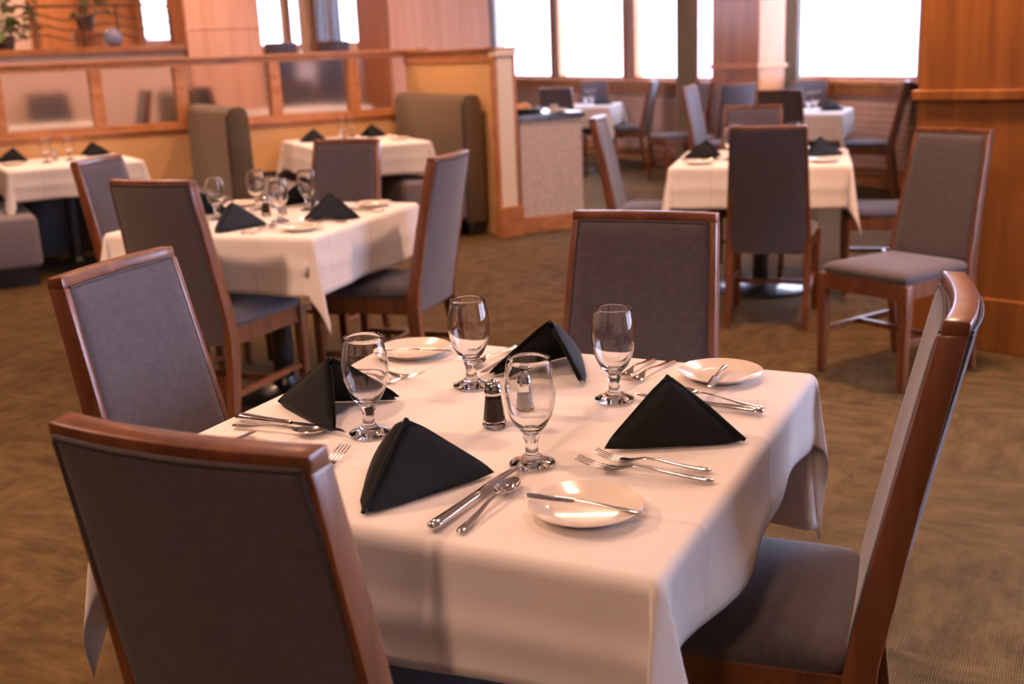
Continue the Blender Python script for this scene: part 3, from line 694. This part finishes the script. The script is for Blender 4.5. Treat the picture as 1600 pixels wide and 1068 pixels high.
def spoon_proto():
    k = 1.0; o = strip(HANDLE + [(0.128, 0.0042, .0105, .0015), (0.136, 0.0062, .0085, .0012)]).build('teaspoon', M['steel'], None, 60); tag(o, 'x', 'spoon')
    bowl_grid(0.130, 0.190, 0.0175, 0.008, 0.0115, 0.0098).build('spoon_bowl', M['steel'], o, 60); freeze(o); return o
def knife_proto():
    h = [(0.0, 0.004, .0070, .003), (0.004, 0.0088, .0070, .0058), (0.018, 0.0100, .0070, .0066), (0.05, 0.0088, .0072, .0056), (0.09, 0.0072, .0076, .0046), (0.118, 0.0074, .0078, .0044), (0.126, 0.0060, .0078, .0036)]
    o = strip(h, 12).build('dinner_knife', M['steel'], None, 60); tag(o, 'x', 'knife')
    mb = MB(); rings = []
    for y, a, b in ((0.122, -.0058, .0058), (0.130, -.0088, .0072), (0.17, -.0098, .0078), (0.205, -.0090, .0082), (0.228, -.0052, .0084), (0.240, .0005, .0083), (0.246, .0058, .0078)):
        rings.append([(a, y, .0074), ((a + b) / 2, y, .0088), (b, y, .0084), ((a + b) / 2, y, .0062)])
    mb.loft(rings); mb.build('blade', M['steel'], o, 30); freeze(o); return o
def butter_proto():
    h = [(0.0, 0.003, .003, .0012), (0.004, 0.0058, .003, .0020), (0.02, 0.0062, .004, .0021), (0.05, 0.0036, .0070, .0018), (0.080, 0.0028, .0090, .0018), (0.094, 0.0034, .0085, .0017)]
    o = strip(h, 10).build('butter_knife', M['steel'], None, 60); tag(o, 'x', 'knife')
    mb = MB(); rings = []
    for y, a, b in ((0.092, -.0034, .0034), (0.098, -.0075, .0062), (0.125, -.0095, .0066), (0.150, -.0100, .0064), (0.162, -.0085, .0055), (0.167, -.003, .003)):
        rings.append([(a, y, .0080), ((a + b) / 2, y, .0093), (b, y, .0090), ((a + b) / 2, y, .0070)])
    mb.loft(rings); mb.build('blade', M['steel'], o, 30); freeze(o); return o
def napkin_proto(var=0):
    """standing folded napkin: P at the origin, opening towards +y"""
    t = thing('folded_napkin', 'x', 'napkin')
    half = radians(26.5 + var); ed = 0.243; rho = ed / 2 / cos(half); leg = ed / sqrt(2); h = sqrt(max(0.0, leg ** 2 - rho ** 2))
    P = Vector((0, 0, 0)); A = Vector((0, rho, h))
    def wing(sx, inset, off, th, name, mt='napkin'):
        Q = Vector((sx * ed * sin(half), ed * cos(half), 0)); nn = (A - P).cross(Q - P).normalized()
        if nn.x * sx < 0: nn = -nn
        G = (P + A + Q) / 3; p, a, q = [X + (G - X) * inset + nn * off for X in (P, A, Q)]
        K = 14; idx = {}; F = []; B = []
        for i in range(K + 1):
            for j in range(K + 1 - i):
                l1, l2 = i / K, j / K; l0 = 1 - l1 - l2
                X = p * l0 + a * l1 + q * l2; dmin = min(l0, l1, l2) * 0.12
                e = min(1.0, max(0.0, dmin) / (th * 1.1)); e = sqrt(max(0.0, 1 - (1 - e) ** 2))
                bowv = 27 * l0 * l1 * l2 * 0.006
                # soften the three corners
                X2 = X + (G - X) * 0.075 * max(0, max(l0, l1, l2) - 0.82) / 0.18
                zmin = 0.0008
                f = X2 + nn * (th * e / 2 + bowv + th * 0.25); bk = X2 + nn * (-th * e / 2 + bowv + th * 0.25)
                f.z = max(f.z, zmin); bk.z = max(bk.z, zmin)
                idx[i, j] = len(F); F.append(f); B.append(bk)
        o = len(F); fs = []
        for i in range(K):
            for j in range(K - i):
                x, y, z = idx[i, j], idx[i + 1, j], idx[i, j + 1]; fs += [(x, y, z), (o + x, o + z, o + y)]
                if j < K - i - 1: w = idx[i + 1, j + 1]; fs += [(y, w, z), (o + y, o + z, o + w)]
        per = [idx[i, 0] for i in range(K + 1)] + [idx[K - k, k] for k in range(1, K + 1)] + [idx[0, K - k] for k in range(1, K)]
        for x, y in zip(per, per[1:] + per[:1]): fs.append((x, y, o + y, o + x))
        mb = MB(); mb.add(F + B, fs); mb.build(name, M[mt], t, 70)
    wing(1, 0.0, 0.0, 0.014, 'fold'); wing(-1, 0.0, 0.0, 0.014, 'fold')
    wing(1, 0.05, -0.007, 0.007, 'inner_layer'); wing(-1, 0.05, -0.007, 0.007, 'inner_layer')
    # rounded ridge
    mb = MB(); mb.tube([P + Vector((0, .004, .004)), A * 0.5 + Vector((0, 0.0, .003)), A + Vector((0, 0, -.003))], [0.0035, 0.0046, 0.004], 10); mb.build('ridge', M['napkin'], t, 60)
    freeze(t); return t
def shaker_proto(kind):
    t = thing(kind + '_shaker', 'x', 'shaker'); n = 10
    body = [(0, 0), (0.0195, 0), (0.0215, 0.004), (0.0210, 0.008), (0.0195, 0.012), (0.0140, 0.056), (0.0135, 0.060), (0, 0.060)]
    mb = MB(); mb.lathe(body, n); mb.build('glass_body', M['glass'], t, 20)
    fill = 0.052 if kind == 'pepper' else 0.040
    mb = MB(); r1 = 0.0165 - (0.0165 - 0.0118) * (fill - 0.012) / 0.044
    mb.lathe([(0, 0.011), (0.0155, 0.011), (0.0160, 0.014), (r1, fill), (0, fill + .001)], n); mb.build('contents', M[kind], t, 20)
    mb = MB(); mb.lathe([(0, 0.0585), (0.0152, 0.0585), (0.0158, 0.061), (0.0158, 0.066), (0.0146, 0.068), (0.0150, 0.071), (0.0132, 0.078), (0.0085, 0.083), (0, 0.0848)], 24); cp = mb.build('cap', M['steel'], t, 40)
    mb = MB()
    for i in range(7):
        a = i * pi / 3; rr = 0.007 if i < 6 else 0; mb.lathe([(0, 0.0), (0.0011, 0), (0.0011, .0008), (0, .0008)], 6, rr * cos(a), rr * sin(a), 0.0828 if i < 6 else .0846)
    mb.build('hole', M['black'], cp); freeze(t); return t
GOB = goblet_proto(); PLATE = plate_proto(); FORK = fork_proto('dinner_fork', 0.215); SFORK = fork_proto('salad_fork', 0.185); SPOON = spoon_proto(); KNIFE = knife_proto(); BUTTER = butter_proto(); NAP = napkin_proto(); PEPPER = shaker_proto('pepper'); SALT = shaker_proto('salt')

SIDE = ['near', 'right-hand', 'far', 'left-hand']
class Setting:
    """places tableware in the frame of one side of one table: x to the diner's right, y towards the table centre (origin)"""
    def __init__(s, cx, cy, rz, desc): s.c = Vector((cx, cy)); s.rz = rz; s.desc = desc
    def put(s, proto, k, x, y, ang, label, group=None, z=0.0):
        a = s.rz + k * pi / 2; p = s.c + Vector((cos(a) * x - sin(a) * y, sin(a) * x + cos(a) * y))
        return dup(proto, (p.x, p.y, ZT + 0.0012 + z), a + ang, label, group)
    def napkin(s, k, x=0.03, y=-0.443, ang=0.0): return s.put(NAP, k, x, y, ang, 'black folded napkin standing at the %s place of the %s' % (SIDE[k], s.desc))
    def goblet(s, k, x=0.158, y=-0.167): return s.put(GOB, k, x, y, 0, 'empty stemmed water goblet at the %s place of the %s' % (SIDE[k], s.desc))
    def plate(s, k, x=0.335, y=-0.318): return s.put(PLATE, k, x, y, 0, 'cream bread plate by the %s place of the %s' % (SIDE[k], s.desc))
    def butter(s, k, x=0.40, y=-0.318, ang=0.0): return s.put(BUTTER, k, x, y, pi / 2 + ang, 'butter knife on the plate by the %s place of the %s' % (SIDE[k], s.desc), z=0.0135)
    def knife(s, k, x=0.157, y=-0.452, ang=0.0): return s.put(KNIFE, k, x, y, ang, 'steel dinner knife at the %s place of the %s' % (SIDE[k], s.desc))
    def spoon(s, k, x=0.189, y=-0.446, ang=0.0): return s.put(SPOON, k, x, y, ang, 'steel teaspoon beside the knife at the %s place of the %s' % (SIDE[k], s.desc))
    def fork(s, k, x=-0.150, y=-0.449, ang=0.0): return s.put(FORK, k, x, y, ang, 'longer of two steel forks at the %s place of the %s' % (SIDE[k], s.desc))
    def sfork(s, k, x=-0.118, y=-0.432, ang=0.0): return s.put(SFORK, k, x, y, ang, 'shorter of two steel forks at the %s place of the %s' % (SIDE[k], s.desc))

# ---- front table
T0 = (-0.042, 1.8536, -0.467); d0 = 'front table'
table(*T0, d0, seed=3, drop=(0.27, 0.16, 0.195, 0.35))
S = Setting(*T0, d0)
for k, (nx, ny, na) in enumerate(((0.020, -0.443, 0.0), (0.034, -0.449, 0.05), (0.025, -0.449, 0.0), (0.050, -0.432, -0.03))): S.napkin(k, nx, ny, na)
for k, g in enumerate(((0.161, -0.173), (0.175, -0.165), (0.130, -0.169), (0.139, -0.165))): S.goblet(k, *g)
for k, g in enumerate(((0.311, -0.316), (0.375, -0.308), (0.364, -0.341), (0.335, -0.318))): S.plate(k, *g)
S.butter(0, 0.395, -0.327, 0.04); S.butter(1, 0.405, -0.310, 0.08); S.butter(2, 0.42, -0.29, 0.15); S.butter(3, 0.412, -0.33, -0.03)
S.knife(0, 0.139, -0.452, -0.05); S.knife(1, 0.176, -0.440, -0.08); S.knife(2, 0.142, -0.478, 0.02); S.knife(3, 0.154, -0.445, -0.01)
S.spoon(0, 0.179, -0.446, 0.03); S.spoon(1, 0.207, -0.433, -0.22); S.spoon(2, 0.173, -0.456, -0.10); S.spoon(3, 0.190, -0.424, 0.06)
S.fork(0, -0.140, -0.452, 0.03); S.fork(1, -0.148, -0.446, 0.05); S.fork(2, -0.188, -0.461, -0.16); S.fork(3, -0.172, -0.455, 0.0)
S.sfork(1, -0.110, -0.431, 0.06); S.sfork(2, -0.144, -0.462, -0.08); S.sfork(3, -0.136, -0.440, 0.0)
S.put(PEPPER, 0, 0.022, -0.031, 0, 'pepper shaker with dark pepper and steel cap on the front table')
S.put(SALT, 0, 0.045, 0.040, 0, 'white salt shaker with steel cap behind a goblet on the front table')
def at_side(T, k, x, y, half=0.457):
    a = T[2] + k * pi / 2; return T[0] + cos(a) * x - sin(a) * y, T[1] + sin(a) * x + cos(a) * y, a
for k, (x, y, da, lb) in enumerate(((0.035, -0.805, 0.03, 'nearest dining chair, seen from behind, lit orange top rail'), (0.136, -0.762, 0.10, 'dining chair at right side of front table, seen in profile'),
                                (0.022, -0.895, 0.05, 'dining chair facing us on the far side of front table'), (-0.010, -0.895, 0.13, 'dining chair at left of front table, grey front and pale shining rail'))):
    X, Y, a = at_side(T0, k, x, y); chair_top_at(X, Y, a + da, lb)

# ---- middle left table
T2 = (-0.997, 4.638, -0.353); d2 = 'left middle table'
table(*T2, d2, seed=11)
S = Setting(*T2, d2)
for k in (0, 2, 3): S.napkin(k)
S.napkin(1, -0.03)
S.goblet(0, 0.13, -0.13); S.goblet(1, 0.185, -0.08); S.goblet(2, 0.175, -0.185); S.goblet(3, 0.10, -0.19)
for k in (0, 1, 2): S.plate(k); S.butter(k)
for k in (0, 1, 2): S.knife(k); S.spoon(k)
for k in (0, 1): S.fork(k); S.sfork(k)
S.put(PEPPER, 0, -0.03, 0.02, 0, 'pepper shaker in the middle of the left middle table'); S.put(SALT, 0, 0.02, 0.07, 0, 'white salt shaker in the middle of the left middle table')
for (x, y, z, rz, lb) in ((-1.262, 3.92, 0, T2[2] - 0.05, 'dark dining chair seen from behind, near side of left middle table'), (-0.203, 4.49, 0, T2[2] + pi / 2, 'dining chair at right side of left middle table, bluish back'),
                          (-0.775, 5.60, 0, T2[2] + pi, 'dining chair facing us beyond the left middle table'), (-1.86, 5.05, 0, T2[2] - pi / 2 + 0.12, 'dining chair at left of left middle table, shining pale frame')):
    chair_top_at(x, y, rz, lb)

# ---- table by the pillar
T3 = (1.455, 6.26, -0.27); d3 = 'table near the right pillar'
table(*T3, d3, seed=21)
S = Setting(*T3, d3)
for k in (1, 3, 2): S.napkin(k)
S.goblet(3); S.goblet(2); S.goblet(1); S.goblet(0)
for k in (0, 1, 3): S.plate(k)
S.butter(0); S.butter(3); S.knife(3); S.spoon(3); S.fork(0); S.knife(0)
chair_top_at(1.24, 5.24, -0.33, 'dark dining chair seen from behind at near side of pillar table')
chair_top_at(0.54, 6.58, -0.27 - pi / 2, 'dining chair at left side of pillar table, pale leaning back')
chair(2.12, 6.10, -0.27 + pi / 2, 'dining chair at right of pillar table, its back hidden behind another chair')
chair_top_at(1.585, 7.10, -0.27 + pi, 'dining chair facing us on far side of the pillar table')
chair(1.629, 4.513, radians(123.4), 'empty dining chair angled in front of the wooden pillar on the right')

# ---- booth tables
T1 = (-3.18, 8.08, radians(31)); d1 = 'far left booth table'
table(*T1, d1, 0.43, 0.47, 0.22, seed=31)
S = Setting(*T1, d1)
def local(S, proto, x, y, ang, label): return S.put(proto, 0, x, y, ang, label)
local(S, NAP, -0.42, 0.32, -pi / 2, 'left of two black napkins standing on the far left booth table')
local(S, NAP, 0.40, 0.31, pi / 2, 'right of two black napkins standing on the far left booth table')
local(S, GOB, -0.126, -0.063, 0, 'left of two stemmed goblets on the far left booth table'); local(S, GOB, 0.042, 0.004, 0, 'right of two stemmed goblets on the far left booth table'); local(S, SALT, -0.04, 0.12, 0, 'small salt shaker between goblets on the far left booth table')
local(S, PLATE, -0.34, 0.02, 0, 'cream bread plate at the left edge of far left booth table')
T4 = (-1.19, 8.90, radians(24)); d4 = 'booth table by the cream post'
table(*T4, d4, 0.42, 0.58, 0.24, seed=41)
S = Setting(*T4, d4)
local(S, NAP, -0.40, 0.19, -pi / 2, 'left of two black napkins on the booth table by the cream post')
local(S, NAP, 0.37, 0.26, pi / 2, 'right of two black napkins on the booth table by the cream post')
local(S, GOB, 0.02, 0.36, 0, 'left goblet on the booth table by the cream post'); local(S, GOB, 0.11, 0.42, 0, 'right goblet on the booth table by the cream post')
local(S, SALT, -0.12, -0.05, 0, 'small salt shaker on the booth table by the cream post')
local(S, PLATE, 0.30, -0.24, 0, 'cream bread plate near the right corner of booth table by cream post')

# ---- window tables
T5 = (0.85, 13.07, -0.27); d5 = 'window table behind the counter'
table(*T5, d5, seed=51); S = Setting(*T5, d5)
S.napkin(1); S.goblet(0); S.goblet(1); S.goblet(2)
chair(0.66, 12.34, -0.27, 'dark dining chair seen from behind, just above the counter')
chair(1.08, 13.82, -0.27 + pi, 'dining chair on far side of window table behind the counter')
chair(1.47, 13.2, -0.27 + pi / 2 - 0.1, 'dining chair in profile at right of window table behind counter')
chair(0.17, 13.3, -0.27 - pi / 2, 'bluish dining chair half hidden behind the cream post')
T6 = (2.66, 10.23, -0.41); d6 = 'table under the big right window'
table(*T6, d6, seed=61); S = Setting(*T6, d6)
S.napkin(1); S.goblet(0); S.goblet(1); S.plate(1); S.napkin(3)
chair(2.40, 9.49, -0.41, 'dark dining chair seen from behind, before the big window table')
chair(3.29, 10.08, -0.41 + pi / 2, 'bluish dining chair in profile right of big window table')
chair(2.93, 10.90, -0.41 + pi, 'pale topped dining chair below the big window, behind its table')
chair(2.07, 10.62, -0.41 - pi / 2 - 0.1, 'dining chair in profile with bluish back left of big window table')
chair(2.23, 11.28, AX - 0.1, 'dark dining chair in front of the far wooden pilaster')
chair(1.84, 11.85, AX + pi / 2, 'dining chair with low dark seat beside the olive brown curtain')

# ---- people-free dining area behind the partition, seen through frosted glass and over the rail
def back_table(s, n, z, rz, label, hx=0.42):
    x, y = sn(s, n); t = thing('dining_table', label, 'table', (x, y, z), rz)
    mb = MB(); mb.box(0, 0, 0.738, 2 * hx, 2 * hx, 0.03); mb.build('tabletop', M['tabletop'], t)
    mb = MB(); mb.lathe([(0, 0.03), (0.045, 0.03), (0.045, 0.723), (0, 0.723)], 16); mb.build('column', M['black'], t, 40)
    mb = MB(); mb.lathe([(0, 0), (0.27, 0), (0.26, 0.016), (0.05, 0.04), (0, 0.04)], 24); mb.build('base_plate', M['black'], t, 40)
    c = obj('tablecloth', cloth_mesh('tablecloth', hx + .002, hx + .002, 0.24, int(s * 10) + 90)); c.location = (x, y, z + ZT - .001); c.rotation_euler = (0, 0, rz)
    return c, (x, y)
c, p = back_table(-2.95, 0.85, 0.2, BX, 'table behind the leftmost frosted pane'); tag(c, 'white tablecloth blurred behind the leftmost frosted pane', 'tablecloth')
for (s, n, a, lb) in ((-2.72, 1.33, pi + 0.2, 'dark dining chair blurred in the middle of the leftmost frosted pane'), (-3.62, 0.75, -pi / 2 + 0.3, 'brown dining chair blurred at left of leftmost frosted pane'), (-2.42, 0.70, pi / 2, 'dark dining chair blurred at left of the second frosted pane')):
    x, y = sn(s, n); chair(x, y, BX + a, lb, z=0.2)
c, p = back_table(-0.62, 0.95, 0.2, BX + 0.4, 'table behind the fourth frosted pane'); tag(c, 'white tablecloth blurred behind the fourth frosted pane', 'tablecloth')
for (s, n, a, lb) in ((-1.28, 0.95, -pi / 2 + .2, 'dark dining chair blurred behind the third frosted pane'), (-0.45, 1.66, pi - .2, 'dark dining chair blurred behind the fourth frosted pane')):
    x, y = sn(s, n); chair(x, y, BX + a, lb, z=0.2)
c, p = back_table(-0.05, 3.7, 0.58, BX, 'table on the raised floor in the far corner'); tag(c, 'white tablecloth on the raised floor beyond the partition rail', 'tablecloth')
for i, (s, n, lb) in enumerate(((-0.20, 3.45, 'left goblet standing above the partition rail'), (-0.02, 3.4, 'middle goblet standing above the partition rail'), (0.2, 3.55, 'right goblet standing above the partition rail'))):
    x, y = sn(s, n); dup(GOB, (x, y, 0.58 + ZT + .0012), 0, lb)
for (s, n, a, lb) in ((-0.42, 2.72, 0.2, 'dark chair top just above the partition rail, left one'), (0.20, 2.75, 0.1, 'dark chair top just above the partition rail, right one')):
    x, y = sn(s, n); chair(x, y, BX + a, lb, z=0.58)

# ---- outside: trunks beyond the far windows
for (u, v, r, h, lb) in ((12.5, 22.2, 0.22, 5.0, 'reddish tree trunk outside the middle far window'), (13.2, 19.0, 0.20, 5.2, 'reddish tree trunk outside the right far window')):
    x, y = uv(u, v); mb = MB()
    mb.tube([(0, 0, -0.14), (0.02, 0, 1.0), (-0.03, 0.02, 2.5), (0.05, 0, h)], [r * 1.25, r, r * .9, r * .7], 14); t = mb.build('tree_trunk', M['bark'], None, 60); t.location = (x, y, 0); tag(t, lb, 'tree')
    for k in range(4):
        b = MB(); a = k * 1.6; b.tube([(0, 0, 1.8 + k * .5), (0.5 * cos(a), 0.5 * sin(a), 2.3 + k * .5), (1.1 * cos(a), 1.1 * sin(a), 3.1 + k * .5)], [r * .35, r * .25, r * .1], 8); b.build('branch', M['bark'], t, 60)

# ------------------------------------------------------------------ repeats share a group phrase
PHRASE = {'folded_napkin': 'folded black napkins', 'water_goblet': 'stemmed water goblets', 'bread_plate': 'cream bread plates', 'butter_knife': 'butter knives on the plates', 'dinner_knife': 'dinner knives',
          'teaspoon': 'teaspoons', 'dinner_fork': 'longer forks', 'salad_fork': 'shorter forks', 'tablecloth': 'white tablecloths', 'dining_table': 'tables under cloths', 'booth_bench': 'booth benches',
          'curtain': 'curtains at the windows', 'salt_shaker': 'salt shakers', 'pepper_shaker': 'pepper shakers', 'bread_roll': 'bread rolls on the tray', 'saucer': 'saucers on the counter',
          'tree_trunk': 'trees outside', 'potted_plant': 'plants behind the railing'}
for o in COL.objects:
    if o.parent is None and 'category' in o and 'group' not in o:
        k = o.name.split('.')[0]
        if k in PHRASE: o['group'] = PHRASE[k]
